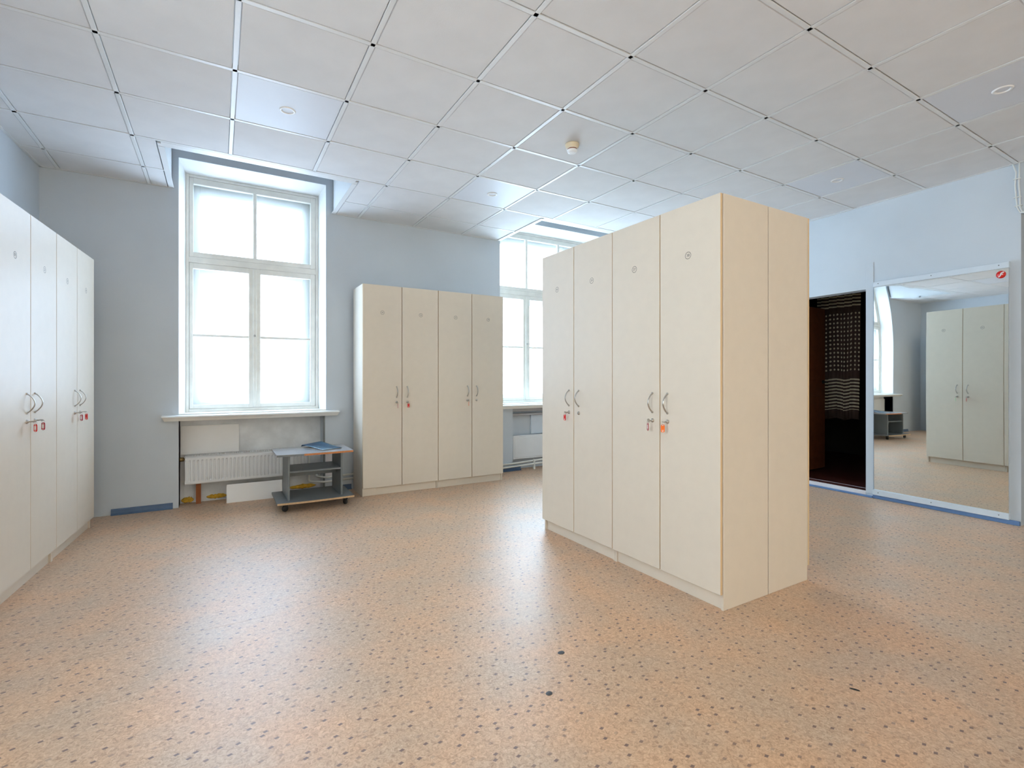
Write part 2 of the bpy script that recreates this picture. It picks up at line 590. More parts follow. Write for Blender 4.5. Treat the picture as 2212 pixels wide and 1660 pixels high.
# wall angles and the light wells in front of the windows
for (s0, s1) in ((left_wall_x(YW), NOTCH[0][0]), (NOTCH[0][1], NOTCH[1][0]), (NOTCH[1][1], right_wall_x(YW))):
    MB().box(s0, s1, YW - 0.02, YW - 0.001, CZ - 0.002, CZ + 0.02).build('wall_angle', M_GRID, ceil)
MB().box(0.001, 0.02, -9.5, 0.0, CZ - 0.002, CZ + 0.02).build('wall_angle', M_GRID, ceil, (XL, YW, 0), LW_ROT)
MB().box(-0.02, -0.001, -6.1, 3.45, CZ - 0.002, CZ + 0.02).build('wall_angle', M_GRID, ceil, **RW)
for (na, nb) in NOTCH:
    y0 = GY + 1.2 + RWD
    # angle along the front edge, mitred look: flat flange and a low upstand
    MB().bbox(na, nb, y0, NY, CZ - 0.002, CZ + 0.012, 0.001).box(na, nb, NY - 0.012, NY, CZ + 0.012, CZ + 0.05).build('well_front_fascia', M_GRID, ceil)
    # side panels standing in the well, stopping just short of the wall
    MB().box(na - 0.022, na, NY - 0.05, YW - 0.022, CZ - 0.002, CZ + 0.40).build('well_side_fascia', M_GRID, ceil)
    MB().box(nb, nb + 0.022, NY - 0.05, YW - 0.022, CZ - 0.002, CZ + 0.40).build('well_side_fascia', M_GRID, ceil)
    MB().box(na - 0.0225, na + 0.018, NY, YW - 0.022, CZ - 0.004, CZ + 0.0).build('well_side_angle', M_GRID, ceil)
    MB().box(nb - 0.018, nb + 0.0225, NY, YW - 0.022, CZ - 0.004, CZ + 0.0).build('well_side_angle', M_GRID, ceil)


# ---------------------------------------------------------------- windows
def window(name, label, width, cols_top, cols_bot, loc, rotz, sill=(0.123, 0.119), knob=None, handle=None, day=None):
    """local frame: x along the wall from the reveal edge, y out through the wall, z up.
    cols_*: list of (x0, x1) pane spans. Frame face stands 0.20 m inside the wall."""
    root = struct(link(name, None, None, loc, rotz), label)
    D, sp = 0.20, 0.042
    x0, x1, zb, zt = 0.0, width, 0.835, 3.155
    fx0, fx1, fzb, fzt = x0 + sp, x1 - sp, 0.86, 3.095
    # splayed white reveal: two jambs and a head, each a solid wedge
    r = MB()
    r.prism([(x0 - 0.001, -0.002), (fx0, D), (fx0, D + 0.30), (x0 - 0.001, D + 0.30)][::-1], 'z', zb, zt)
    r.prism([(x1 + 0.001, -0.002), (fx1, D), (fx1, D + 0.30), (x1 + 0.001, D + 0.30)], 'z', zb, zt)
    r.prism([(-0.002, zt + 0.001), (D, fzt), (D + 0.30, fzt), (D + 0.30, zt + 0.001)], 'x', x0, x1)
    r.build('reveal', M_WHITE, root)
    # sill with a moulded, tapered nose
    sl, sr = x0 - sill[0], x1 + sill[1]
    s = MB()
    s.prism([(-0.105, 0.832), (-0.112, 0.822), (-0.098, 0.806), (-0.085, 0.786), (0.0, 0.786), (0.0, 0.836)][::-1], 'x', sl + 0.0, sr)
    s.box(x0 + 0.001, x1 - 0.001, -0.002, D + 0.02, 0.790, 0.846)
    # taper the nose ends like the photo's mitred moulding
    s.v = [((p[0] + 0.022 * (0.832 - p[2]) / 0.046 if abs(p[0] - sl) < 1e-6 else p[0] - 0.022 * (0.832 - p[2]) / 0.046 if abs(p[0] - sr) < 1e-6 else p[0]), p[1], p[2]) for p in s.v]
    s.build('window_sill', M_SILL, root)

    def rim(bb, a0, a1, c0, c1, b0, b1, d0, d1, y0, y1, bv=0.003):
        """rectangular ring between outer (a0..a1, c0..c1) and inner (b0..b1, d0..d1)"""
        bb.bbox(a0, b0, y0, y1, c0, c1, bv)
        bb.bbox(b1, a1, y0, y1, c0, c1, bv)
        bb.bbox(b0 - 0.001, b1 + 0.001, y0, y1, c0, d0, bv)
        bb.bbox(b0 - 0.001, b1 + 0.001, y0, y1, d1, c1, bv)
    # outer frame
    fr = MB()
    rim(fr, fx0, fx1, fzb - 0.02, fzt, fx0 + 0.026, fx1 - 0.026, fzb + 0.014, fzt - 0.026, D, D + 0.075)
    fr.bbox(fx0 + 0.02, fx1 - 0.02, D + 0.004, D + 0.07, 2.262, 2.318, 0.004)
    fr.build('window_frame', M_FRAME, root)
    # upper sash
    zt0, zt1 = 2.365, 3.010
    us = MB()
    rim(us, fx0 + 0.027, fx1 - 0.027, 2.319, fzt - 0.027, cols_top[0][0], cols_top[-1][1], zt0, zt1, D + 0.008, D + 0.055)
    for (p, q) in zip(cols_top[:-1], cols_top[1:]):
        us.bbox(p[1], q[0], D + 0.012, D + 0.05, zt0 - 0.002, zt1 + 0.002, 0.004)
    us.build('upper_sash', M_FRAME, root)
    for (p0, p1) in cols_top:
        MB().box(p0 - 0.003, p1 + 0.003, D + 0.030, D + 0.034, zt0 - 0.003, zt1 + 0.003).build('pane', M_PANE, root)
    # lower sashes, one per column, each with a thin glazing bar
    edges = [fx0 + 0.027] + [(p[1] + q[0]) / 2 for p, q in zip(cols_bot[:-1], cols_bot[1:])] + [fx1 - 0.027]
    zl0, zl1 = 0.916, 2.208
    for k, (p0, p1) in enumerate(cols_bot):
        ls = MB()
        rim(ls, edges[k] + 0.0015, edges[k + 1] - 0.0015, fzb + 0.015, 2.261, p0, p1, zl0, zl1, D + 0.008, D + 0.055)
        ls.bbox(p0 - 0.001, p1 + 0.001, D + 0.014, D + 0.048, 1.563, 1.588, 0.004)
        so = ls.build('lower_sash', M_FRAME, root)
        MB().box(p0 - 0.003, p1 + 0.003, D + 0.030, D + 0.034, zl0 - 0.003, 1.566).build('pane', M_PANE, so)
        MB().box(p0 - 0.003, p1 + 0.003, D + 0.030, D + 0.034, 1.585, zl1 + 0.003).build('pane', M_PANE, so)
    # cover strip over the meeting stiles
    for xm in edges[1:-1]:
        MB().bbox(xm - 0.017, xm + 0.017, D - 0.004, D + 0.009, fzb + 0.02, 2.258, 0.004).build('cover_strip', M_FRAME, root)
    if knob is not None:
        MB().lathe([(0.0, -0.004), (0.010, -0.004), (0.011, 0.0), (0.011, 0.004)], 16, (edges[1], D - 0.004, knob), 'y').lathe([(0.0, -0.007), (0.004, -0.007), (0.004, -0.003)], 10, (edges[1], D - 0.004, knob), 'y').build('espagnolette_socket', M_CHROME, root)
    if handle is not None:
        MB().lathe([(0.0, -0.006), (0.012, -0.006), (0.012, 0.0)], 14, (edges[1], D - 0.004, handle), 'y').tube([(edges[1], D - 0.008, handle), (edges[1], D - 0.03, handle), (edges[1] + 0.075, D - 0.034, handle + 0.006)], 0.005, 8).build('window_handle', M_CHROME, root)
    # box between the sashes, outer frame and the daylit outer glazing
    bx = MB()
    rim(bx, fx0 + 0.002, fx1 - 0.002, fzb - 0.015, fzt - 0.002, fx0 + 0.112, fx1 - 0.150, fzb + 0.095, fzt - 0.175, D + 0.076, D + 0.20)
    bx.bbox(fx0 + 0.11, fx1 - 0.148, D + 0.10, D + 0.20, 2.150, 2.385, 0.003)
    bx.build('casement_box', M_WHITE, root)
    MB().box(fx0 + 0.03, fx1 - 0.03, D + 0.190, D + 0.196, 2.30, fzt - 0.05).build('outer_pane', day or M_DAY, root)
    MB().box(fx0 + 0.03, fx1 - 0.03, D + 0.190, D + 0.196, fzb + 0.035, 2.28).build('outer_pane', day or M_DAY, root)
    return root


ct1 = [(0.104, 0.605), (0.638, 1.142)]
cb1 = [(0.100, 0.567), (0.671, 1.140)]
window('window_1', 'tall white six-pane window above the ribbed radiator', 1.259, ct1, cb1, (W1['x0'], YW, 0), 0, knob=1.59)
ct2 = [(0.100, 0.507), (0.543, 1.029), (1.065, 1.612)]
cb2 = [(0.098, 0.471), (0.573, 0.996), (1.098, 1.612)]
window('window_2', 'wide white window partly hidden by the lockers', 1.715, ct2, cb2, (W2['x0'], YW, 0), 0, handle=1.62, day=M_DAY2)
for k, x in enumerate(NX):
    window('window_%d' % (k + 3), 'unseen window added as fill light in the wall opposite the others', 1.259, ct1, cb1, (x + NWD, YN, 0), math.pi, day=M_FILL_NEAR)
for k, y in enumerate(LEFT_FILL_WIN):
    window('window_%d' % (k + 6), 'unseen window added as fill light in the left wall beyond the lockers', 1.259, ct1, cb1,
           (XL + y * math.sin(TH_L), YW + y * math.cos(TH_L), 0), math.pi / 2 - TH_L, day=M_FILL_LEFT)


# ================================================================ locker cabinets
def rr2(hw, hh, r, n=5):
    """rounded rectangle outline"""
    pts = []
    for cx, cy, a0 in ((hw - r, hh - r, 0), (-hw + r, hh - r, 90), (-hw + r, -hh + r, 180), (hw - r, -hh + r, 270)):
        for k in range(n):
            a = math.radians(a0 + 90 * k / (n - 1))
            pts.append((cx + r * math.cos(a), cy + r * math.sin(a)))
    return pts


def arc_handle():
    h = MB()
    n = 14
    path, rad = [], []
    for k in range(n + 1):
        t = k / n
        z = -0.054 + 0.108 * t
        y = -0.034 * math.sin(math.pi * t) ** 0.8
        path.append((0, y - 0.001, z))
        rad.append(0.0052)
    h.tube(path, rad, 8, ry=0.0032)
    for z in (-0.054, 0.054):
        h.lathe([(0.0, -0.006), (0.0062, -0.005), (0.0068, 0.0)], 10, (0, 0, z), 'y')
    return h.mesh('handle', M_CHROME)


ME_HANDLE = arc_handle()
ME_LOCK = (MB().lathe([(0.0, -0.009), (0.0072, -0.009), (0.0085, -0.0075), (0.0085, -0.004), (0.0118, -0.003), (0.0122, 0.0)], 18, (0, 0, 0), 'y')
           .box(-0.0012, 0.0012, -0.0094, -0.006, -0.0052, 0.0052)).mesh('lock', M_CHROME)
STICKERS = {}


def sticker(num):
    if num not in STICKERS:
        s = MB()
        n = 28
        ro, ri = 0.0195, 0.0172
        vs, fs = [], []
        for k in range(n):
            a = 2 * math.pi * k / n
            for r in (ro, ri):
                vs.append((r * math.cos(a), -0.0006, r * math.sin(a)))
        for k in range(n):
            k2 = (k + 1) % n
            fs.append((2 * k, 2 * k + 1, 2 * k2 + 1, 2 * k2))
        s.add(vs, fs)
        tv, tf = text_mesh(str(num), 0.0205)
        s.add([(x, -0.0006, y) for x, y, z in tv], tf)
        STICKERS[num] = s.mesh('number_sticker', M_INK)
    return STICKERS[num]


CABD, CABH = 0.396, 2.096
cab_cache = {}


def cab_mesh(key, fn):
    if key not in cab_cache:
        cab_cache[key] = fn()
    return cab_cache[key]


def cabinet(label, loc, rotz, width, nums, group):
    """two-door locker; local x along the front, front faces -y, origin at the front left foot"""
    root = thing('locker_cabinet', label, 'locker', loc, rotz, group)
    t, W, D, H = 0.016, width, CABD, CABH
    k = (W,)
    f = 0.023                                      # carcass begins behind the 18 mm doors
    link('side_panel', cab_mesh(('sl', W), lambda: MB().bbox(0.001, t, f, D, 0, H, 0.0012).mesh('side_panel', M_CAB)), root)
    link('side_panel', cab_mesh(('sr', W), lambda: MB().bbox(W - t, W - 0.001, f, D, 0, H, 0.0012).mesh('side_panel', M_CAB)), root)
    link('top_panel', cab_mesh(('tp', W), lambda: MB().bbox(t, W - t, f, D, H - t, H, 0.001).mesh('top_panel', M_CAB)), root)
    link('bottom_panel', cab_mesh(('bp', W), lambda: MB().bbox(t, W - t, f, D, 0.075, 0.091, 0.001).mesh('bottom_panel', M_CAB)), root)
    link('back_panel', cab_mesh(('bk', W), lambda: MB().box(t, W - t, D - 0.006, D - 0.001, 0.02, H - t).mesh('back_panel', M_CAB)), root)
    link('divider', cab_mesh(('dv', W), lambda: MB().box(W / 2 - t / 2, W / 2 + t / 2, f + 0.01, D - 0.006, 0.091, H - t).mesh('divider', M_CAB)), root)
    link('plinth', cab_mesh(('pl', W), lambda: MB().bbox(t, W - t, f + 0.012, f + 0.028, 0, 0.075, 0.001).mesh('plinth', M_CAB)), root)
    dw = W / 2 - 0.0045

    def door_mesh():
        d = MB()
        d.bbox(0, dw, 0.0, 0.018, 0.082, H - 0.001, 0.0015)
        me = d.mesh('door', [M_CAB, M_CABE])
        for p in me.polygons:
            if abs(p.normal.y) < 0.4:
                p.material_index = 1
        return me
    for s in (0, 1):
        d = link('door', cab_mesh(('dr', W), door_mesh), root, (0.0015 + s * (W / 2 + 0.0005), 0, 0))
        hx = dw - 0.053 if s == 0 else 0.053
        link('handle', ME_HANDLE, d, (hx, 0, 1.027))
        link('lock', ME_LOCK, d, (hx, 0, 0.925))
        link('number_sticker', sticker(nums[s]), d, (dw / 2 + random.uniform(-0.004, 0.004), 0, 1.822))
    return root


def on_cab(loc, rotz, x, y, z):
    c, s = math.cos(rotz), math.sin(rotz)
    return (loc[0] + x * c - y * s, loc[1] + x * s + y * c, loc[2] + z)


UW = 0.79
G_C = 'two-door lockers'
CABS = {
    'mid_far': ((2.152, 3.17, 0), -math.pi / 2, UW, (40, 39), 'cream two-door locker numbered 40 and 39 standing mid-room'),
    'mid_near': ((2.152, 2.38, 0), -math.pi / 2, UW, (37, 38), 'cream two-door locker numbered 37 and 38, on the mid-room block end nearest the open floor'),
    'rear_near': ((2.952, 1.59, 0), math.pi / 2, UW, (41, 42), 'cream locker back to back with lockers 37 and 38, facing the doorway wall'),
    'rear_far': ((2.952, 2.38, 0), math.pi / 2, UW, (44, 43), 'cream locker back to back with lockers 39 and 40, its doors seen in the mirror'),
    'back_left': ((1.213, 4.906, 0), 0.0, UW, (25, 26), 'cream two-door locker numbered 25 and 26 beside the grey trolley'),
    'back_right': ((2.004, 4.906, 0), 0.0, UW, (27, 28), 'cream two-door locker numbered 27 and 28 against the wall between the windows'),
}
LPHI = 0.064
LROT = math.pi / 2 - LPHI
LE = Vector((-0.838, 5.0, 0))
LD = Vector((math.sin(LPHI), math.cos(LPHI), 0))
CABS['left_far'] = (tuple(LE - LD * 0.8), LROT, 0.8, (23, 24), 'pale two-door locker on the left wall, at the corner by the window wall')
CABS['left_near'] = (tuple(LE - LD * 1.602), LROT, 0.8, (21, 22), 'pale two-door locker on the left wall, adjoining the corner locker')
for kx, (loc, rz, wd, nums, lab) in CABS.items():
    cabinet(lab, loc, rz, wd, nums, G_C)


# ---------------------------------------------------------------- keys with plastic tags, hanging in the locks
def tag_mesh(m, window_):
    """plastic fob: rounded plate with a hole bar, with a paper window framed by plastic on one side"""
    fob = MB()
    out = rr2(0.0105, 0.0225, 0.0095)
    fob.prism(out, 'y', -0.0014, 0.0014)
    pm = [MB().prism([(p[0], p[1] + zc) for p in rr2(0.0036, 0.0024, 0.0020, 4)], 'y', -0.0018, 0.0018) for zc in (0.0172, -0.0172)]
    if window_:
        pm.append(MB().prism(rr2(0.0062, 0.0115, 0.0015, 3), 'y', -0.0018, 0.0018))
    else:
        pm.append(MB().prism([(p[0], p[1] - 0.0105) for p in rr2(0.005, 0.0012, 0.0008, 3)], 'y', -0.0018, 0.0018))
    return fob, pm


def key(cabkey, door, turn, bow_turn, m, window_, label, sway=0.0):
    loc, rz, W, nums, _ = CABS[cabkey]
    dw = W / 2 - 0.0045
    hx = 0.0015 + door * (W / 2 + 0.0005) + (dw - 0.053 if door == 0 else 0.053)
    root = thing('tagged_key', label, 'key', on_cab(loc, rz, hx, -0.0095, 0.925), rz, 'keys hanging in locker locks')
    k = MB()
    k.box(-0.0009, 0.0009, -0.012, 0.001, -0.004, 0.004)
    bow = rr2(0.0112, 0.0095, 0.007)
    c, s = math.cos(bow_turn), math.sin(bow_turn)
    # the bow is a flat plate lying along the key axis
    kb = MB().prism([(p[0] - 0.0, p[1]) for p in bow], 'z', -0.0010, 0.0010)
    k.add([(p[0] * c * 0.9 + p[2] * s, p[1] - 0.0215, p[2] * c - p[0] * s) for p in kb.v], kb.f)
    k.build('key_bow', M_CHROME, root)
    r = MB()
    r.tube([(0.0, -0.028 + 0.007 * math.cos(a), -0.0075 + 0.0085 * math.sin(a)) for a in [2 * math.pi * i / 14 for i in range(15)]], 0.0007, 5, cap=False)
    r.build('ring', M_CHROME, root)
    fob, pm = tag_mesh(m, window_)
    o = fob.build('fob', m, root, (0.0, -0.028 + sway, -0.0355), turn)
    for q in pm:
        q.build('paper_insert', M_PAPER, o)
    return root


key('mid_near', 1, 0.75, 0.3, M_ORANGE, False, 'key with an orange tag in the lock of locker door 38')
key('mid_near', 0, -0.45, 1.2, M_DRED, True, 'key with a dark red framed tag in the lock of locker door 37')
key('mid_far', 0, 0.1, 0.5, M_RED, False, 'key with a red tag in the lock of locker door 40')
key('back_left', 0, 1.25, 0.9, M_DRED, True, 'key with a dark red tag seen edge-on in the lock of locker door 25')
key('back_left', 1, 0.1, 1.3, M_RED, False, 'key with a solid red tag in the lock of locker door 26')
key('back_right', 0, 0.95, 1.4, M_ORANGE, True, 'key with a pale orange-red tag in the lock of locker door 27')
key('left_near', 0, 0.95, 0.4, M_RED, True, 'key with a red framed tag, first in the row on the left-wall lockers')
key('left_near', 1, 1.05, 0.4, M_DRED, True, 'key with a dark red framed tag beside the bright red one on the left-wall lockers')
key('left_far', 0, 0.9, 0.4, M_DRED, True, 'key with a red framed tag on the corner locker of the left wall')
key('left_far', 1, 0.9, 0.4, M_RED, False, 'key with a solid red tag on the corner locker of the left wall')
key('rear_far', 0, 1.0, 0.4, M_RED, False, 'key with a red tag in locker door 44, seen in the mirror')
key('rear_far', 1, 0.9, 0.4, M_GREEN, False, 'key with a pale green tag in locker door 43, seen in the mirror')

# ================================================================ right wall: mirror, doorway, passage
mir = thing('wall_mirror', 'large frameless mirror held by pale blue strips on the right wall', 'mirror', (XR, 1.9, 0), -TH_R)
g = MB()
nu, nz_ = 40, 60
U0, U1, Z0, Z1 = -0.528, 0.442, 0.083, 2.053


def warp(u, z):
    """the thin glass bows a little off its backing, as the bent reflections show"""
    v = -0.026 + 0.012 * u + (z - 1.1) ** 2 / 132.0
    v -= 0.010 * max(0.0, (z - 1.45) / 0.6) ** 2 * max(0.0, u - 0.12)
    return min(v, -0.0105)



vs, fs = [], []
for a in range(nu + 1):
    for c in range(nz_ + 1):
        u, z = U0 + (U1 - U0) * a / nu, Z0 + (Z1 - Z0) * c / nz_
        vs.append((warp(u, z), u, z))
for a in range(nu):
    for c in range(nz_):
        i = a * (nz_ + 1) + c
        fs.append((i, i + 1, i + nz_ + 2, i + nz_ + 1))
g.add(vs, fs, 0, True)
g.build('glass', M_MIRROR, mir)
MB().bbox(-0.010, -0.001, U0, U1, Z0, Z1, 0.001).build('backing', M_STRIP, mir)
top = MB().bbox(-0.032, -0.001, U0 - 0.003, U1 + 0.002, 2.051, 2.100, 0.0015).build('top_strip', M_STRIP, mir)
bot = MB().bbox(-0.032, -0.001, U0 - 0.003, U1 + 0.008, 0.036, 0.086, 0.0015).build('bottom_strip', M_STRIP, mir)
for par, z in ((top, 2.079), (bot, 0.062)):
    for u in (-0.47, -0.02, 0.40):
        MB().lathe([(0.0, -0.0035), (0.0035, -0.0025), (0.004, 0.0)], 10, (-0.0315, u, z), 'x').build('screw', M_SPOT, par)
# round red sticker with its white letter mark
st = MB().lathe([(0.0, -0.0285), (0.030, -0.0285), (0.030, -0.0275)], 32, (0, -0.482, 2.003), 'x').build('sticker', M_RED, mir)
st['label'] = 'round red sticker with a white letter mark'
fm = MB()


def stroke(pts, wd):
    """flat brush stroke on the sticker; viewer's right is -u"""
    L, R = [], []
    for i, p in enumerate(pts):
        a = Vector(pts[max(i - 1, 0)]); b_ = Vector(pts[min(i + 1, len(pts) - 1)])
        d = (b_ - a).normalized(); n = Vector((-d.y, d.x))
        L.append(Vector(p) + n * wd / 2); R.append(Vector(p) - n * wd / 2)
    q = L + R[::-1]
    n_ = len(pts)
    base = [(-0.0292, -0.482 - v.x, 2.003 + v.y) for v in q]
    fm.add(base, [(i, i + 1, 2 * n_ - 2 - i, 2 * n_ - 1 - i) for i in range(n_ - 1)])


stroke([(0.019, 0.016), (0.008, 0.016), (0.002, 0.012), (-0.001, 0.004), (-0.004, -0.008), (-0.009, -0.015), (-0.016, -0.017)], 0.008)
stroke([(-0.006, 0.002), (0.013, 0.002)], 0.007)
fm.build('letter_mark', M_LAMPW, st)

# doorway: casing strip, threshold, leaf, dark room beyond
struct(MB().bbox(-0.005, 0.0, 0.452, DOOR[0], 0.035, 2.30, 0.002).build('trim_1', M_WALL, **RW), 'pale blue flat casing between mirror and doorway')
struct(MB().bbox(-0.004, 0.15, DOOR[0], DOOR[1], 0.0, 0.052, 0.002).build('trim_2', M_LEDGE, **RW), 'white threshold of the doorway')
struct(MB().bbox(0.02, 0.10, DOOR[0] + 0.001, DOOR[1] - 0.001, 0.0525, 0.058, 0.001).build('trim_3', M_DFLOOR, **RW), 'dark red strip on the threshold')
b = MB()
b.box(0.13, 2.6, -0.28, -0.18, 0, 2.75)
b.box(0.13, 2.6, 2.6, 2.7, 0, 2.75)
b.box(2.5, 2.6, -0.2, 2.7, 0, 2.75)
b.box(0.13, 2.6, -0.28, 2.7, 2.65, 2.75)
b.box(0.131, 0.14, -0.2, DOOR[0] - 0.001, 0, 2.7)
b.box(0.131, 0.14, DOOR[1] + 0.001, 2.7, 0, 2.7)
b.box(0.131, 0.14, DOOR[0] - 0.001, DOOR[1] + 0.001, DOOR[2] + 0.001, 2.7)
struct(b.build('wall_dark_room', M_DROOM, **RW), 'walls of the unlit room beyond the doorway, its darkness put into their colour')
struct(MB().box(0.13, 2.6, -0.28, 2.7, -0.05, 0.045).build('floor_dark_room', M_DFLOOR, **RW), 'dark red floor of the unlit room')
lf = struct(link('door_1', None, None, rw_point(1.385, 0.16, 0.0), 0.05), 'brown wooden door standing open into the dark room')
MB().bbox(0.0, 0.80, 0.0, 0.04, 0.06, 2.03, 0.003).build('door_leaf', M_WOODD, lf)
MB().bbox(0.12, 0.68, -0.008, 0.0, 1.15, 1.85, 0.003).build('door_panel', M_WOODD, lf)
MB().bbox(0.12, 0.68, -0.008, 0.0, 0.2, 0.95, 0.003).build('door_panel', M_WOODD, lf)
MB().lathe([(0.0, -0.012), (0.02, -0.012), (0.022, 0.0)], 14, (0.74, 0.0, 1.12), 'y').tube([(0.74, -0.01, 1.12), (0.74, -0.05, 1.12), (0.63, -0.055, 1.12)], 0.008, 8).build('door_handle', M_BLACK, lf)

# curtain in the dark room: brown voile with stripes and dots
m, nt, bs = nmat('dotted_curtain')
tc = nt.nodes.new('ShaderNodeTexCoord')
uv = nt.nodes.new('ShaderNodeUVMap')
sp = nt.nodes.new('ShaderNodeSeparateXYZ')
nt.links.new(tc.outputs['UV'], sp.inputs[0])


def mth(op, a, b_=None, c_=None):
    n = nt.nodes.new('ShaderNodeMath')
    n.operation = op
    for i, v in enumerate((a, b_, c_)):
        if v is None:
            continue
        if isinstance(v, (int, float)):
            n.inputs[i].default_value = v
        else:
            nt.links.new(v, n.inputs[i])
    return n.outputs[0]


U_, V_ = sp.outputs[0], sp.outputs[1]      # metres along the cloth, metres up from the hem


def band(lo, hi):
    return mth('MULTIPLY', mth('GREATER_THAN', V_, lo), mth('LESS_THAN', V_, hi))


def frac(x, per):
    return mth('FRACT', mth('DIVIDE', x, per))


stripe = mth('GREATER_THAN', frac(V_, 0.043), 0.52)
st_mask = mth('MULTIPLY', stripe, mth('ADD', band(0.12, 0.53), band(1.43, 1.80)))
du = mth('SUBTRACT', frac(U_, 0.055), 0.5)
dv = mth('SUBTRACT', frac(V_, 0.055), 0.5)
rr_ = mth('ADD', mth('MULTIPLY', du, du), mth('MULTIPLY', dv, dv))
dots = mth('MULTIPLY', mth('LESS_THAN', rr_, 0.055), band(0.62, 1.36))
mask = mth('MAXIMUM', st_mask, dots)
mixc = nt.nodes.new('ShaderNodeMix')
mixc.data_type = 'RGBA'
nt.links.new(mask, mixc.inputs[0])
mixc.inputs[6].default_value = lin((88, 66, 58)) + (1,)
mixc.inputs[7].default_value = lin((226, 216, 190)) + (1,)
nt.links.new(mixc.outputs[2], bs.inputs['Base Color'])
bs.inputs['Roughness'].default_value = 0.8
cur = thing('curtain', 'brown voile curtain with pale stripes and dots in the dark doorway', 'curtain', (6.9, 3.0, 0), 0)
n, mrow = 90, 12
vs, fs, uvs = [], [], []
for a in range(n + 1):
    t = a / n
    for c in range(mrow + 1):
        q = c / mrow
        yy = 0.10 + 0.52 * t + (0.02 * math.sin(9 * t) * (1 - q)) - 0.03 * (1 - q) * (t - 0.5)
        fold = 0.028 * math.sin(t * 2 * math.pi * 5.5 + 0.6 * q) + 0.012 * math.sin(t * 2 * math.pi * 11 + 2 * q)
        vs.append((fold * (1.0 - 0.3 * q), yy, 0.64 + 1.76 * q + 0.012 * math.sin(t * 14) * (1 - q)))
        uvs.append((t * 0.95, q * 1.76))
for a in range(n):
    for c in range(mrow):
        i = a * (mrow + 1) + c
        fs.append((i, i + mrow + 1, i + mrow + 2, i + 1))
cb_ = MB().add(vs, fs, 0, True)
me = cb_.mesh('cloth', m)
ul = me.uv_layers.new(name='UVMap')
for lp in me.loops:
    ul.data[lp.index].uv = uvs[lp.vertex_index]
co = link('cloth', me, cur)
sol = co.modifiers.new('thickness', 'SOLIDIFY')
sol.thickness = 0.002
MB().tube([(0, -0.1, 2.41), (0, 0.75, 2.41)], 0.012, 10).build('rod', M_BLACK, cur)

# skirting boards
struct(MB().bbox(-0.022, -0.001, -0.590, 0.452, 0.0, 0.035, 0.003).build('baseboard_right', M_BLUE, **RW), 'blue painted skirting under the mirror')
struct(MB().bbox(-0.03, -0.005, 0.452, DOOR[1], 0.0, 0.018, 0.003).build('baseboard_right', M_BLUE, **RW), 'blue painted strip below the threshold')


def skirt(x0, x1, m_, label):
    s_ = MB().prism([(0, 0), (0, 0.052), (-0.006, 0.052), (-0.012, 0.046), (-0.014, 0.016), (-0.026, 0.006), (-0.026, 0)], 'x', x0, x1)
    struct(s_.build('baseboard_far', m_, None, (0, YW - 0.001, 0)), label)


skirt(-0.786, -0.352, M_BLUED, 'loose length of blue skirting left of the first window')
skirt(0.975, 1.205, M_BLUED, 'short blue skirting beside the grey trolley')
skirt(2.80, 3.30, M_BLUED, 'short blue skirting under the wide window')

# cables coming out of the ceiling at the passage corner
cb = thing('wall_cable', 'pair of white cables clipped round the passage corner below the ceiling', 'cable')
for k, off in enumerate((0.0, 0.018)):
    p = []
    for u, z in ((-0.545 - off * 2.2, CZ + 0.01), (-0.566 - off * 1.0, 2.80), (-0.560 - off * 1.2, 2.70), (-0.566 - off * 1.2, 2.60), (-0.572 - off * 0.9, 2.52), (-0.59 - off * 0.6, 2.474 + 0.3 * off), (-0.64, 2.462 + 0.3 * off), (-0.76, 2.462 + 0.3 * off)):
        p.append(rw_point(u, -0.010, z))
    MB().tube(p, 0.0055, 8).build('cable', M_CABLE, cb)
for u, z in ((-0.572, 2.745), (-0.574, 2.60), (-0.580, 2.53)):
    q = rw_point(u, -0.010, z)
    MB().bbox(q[0] - 0.010, q[0] + 0.010, q[1] - 0.022, q[1] + 0.022, z - 0.004, z + 0.004, 0.002).build('clip', M_CABLE, cb)

# ================================================================ ceiling fittings
def downlight(x, y, label):
    t_ = thing('downlight', label, 'ceiling light', (x, y, CZ + 0.001), 0, 'recessed ceiling spotlights')
    MB().lathe([(0.030, 0.006), (0.0315, -0.001), (0.035, -0.005), (0.041, -0.006), (0.047, -0.0035), (0.049, 0.0)], 32).build('trim_ring', M_LAMPW, t_)
    MB().lathe([(0.0, 0.010), (0.018, 0.009), (0.0305, 0.004), (0.0305, 0.006)], 32).build('lens', M_LENS, t_)
    MB().lathe([(0.0305, 0.0055), (0.029, 0.0045), (0.0275, 0.0055)], 32).build('inner_ring', M_CHROME, t_)


downlight(0.378, 3.434, 'recessed round spotlight in front of the first window')
downlight(2.178, 4.034, 'recessed round spotlight above the lockers between the windows')
downlight(4.578, 2.234, 'recessed round spotlight above the doorway side of the room')
downlight(3.978, 1.034, 'recessed round spotlight with wide rim over the open floor by the mirror')
sd = thing('smoke_detector', 'ivory smoke detector on a ceiling tile', 'smoke detector', (2.213, 2.873, CZ))
MB().lathe([(0.0, 0.0), (0.050, 0.0), (0.051, -0.006), (0.050, -0.010), (0.046, -0.022), (0.041, -0.036)], 36).build('base', M_SMOKE, sd)
MB().lathe([(0.036, -0.036), (0.034, -0.037), (0.034, -0.042), (0.037, -0.043)], 36).build('vent_gap', M_WOODB, sd)
MB().lathe([(0.041, -0.036), (0.040, -0.0365), (0.036, -0.0365)], 36).lathe([(0.037, -0.043), (0.0375, -0.045), (0.033, -0.058), (0.030, -0.061), (0.0, -0.062)], 36).build('chamber', M_LAMPW, sd)
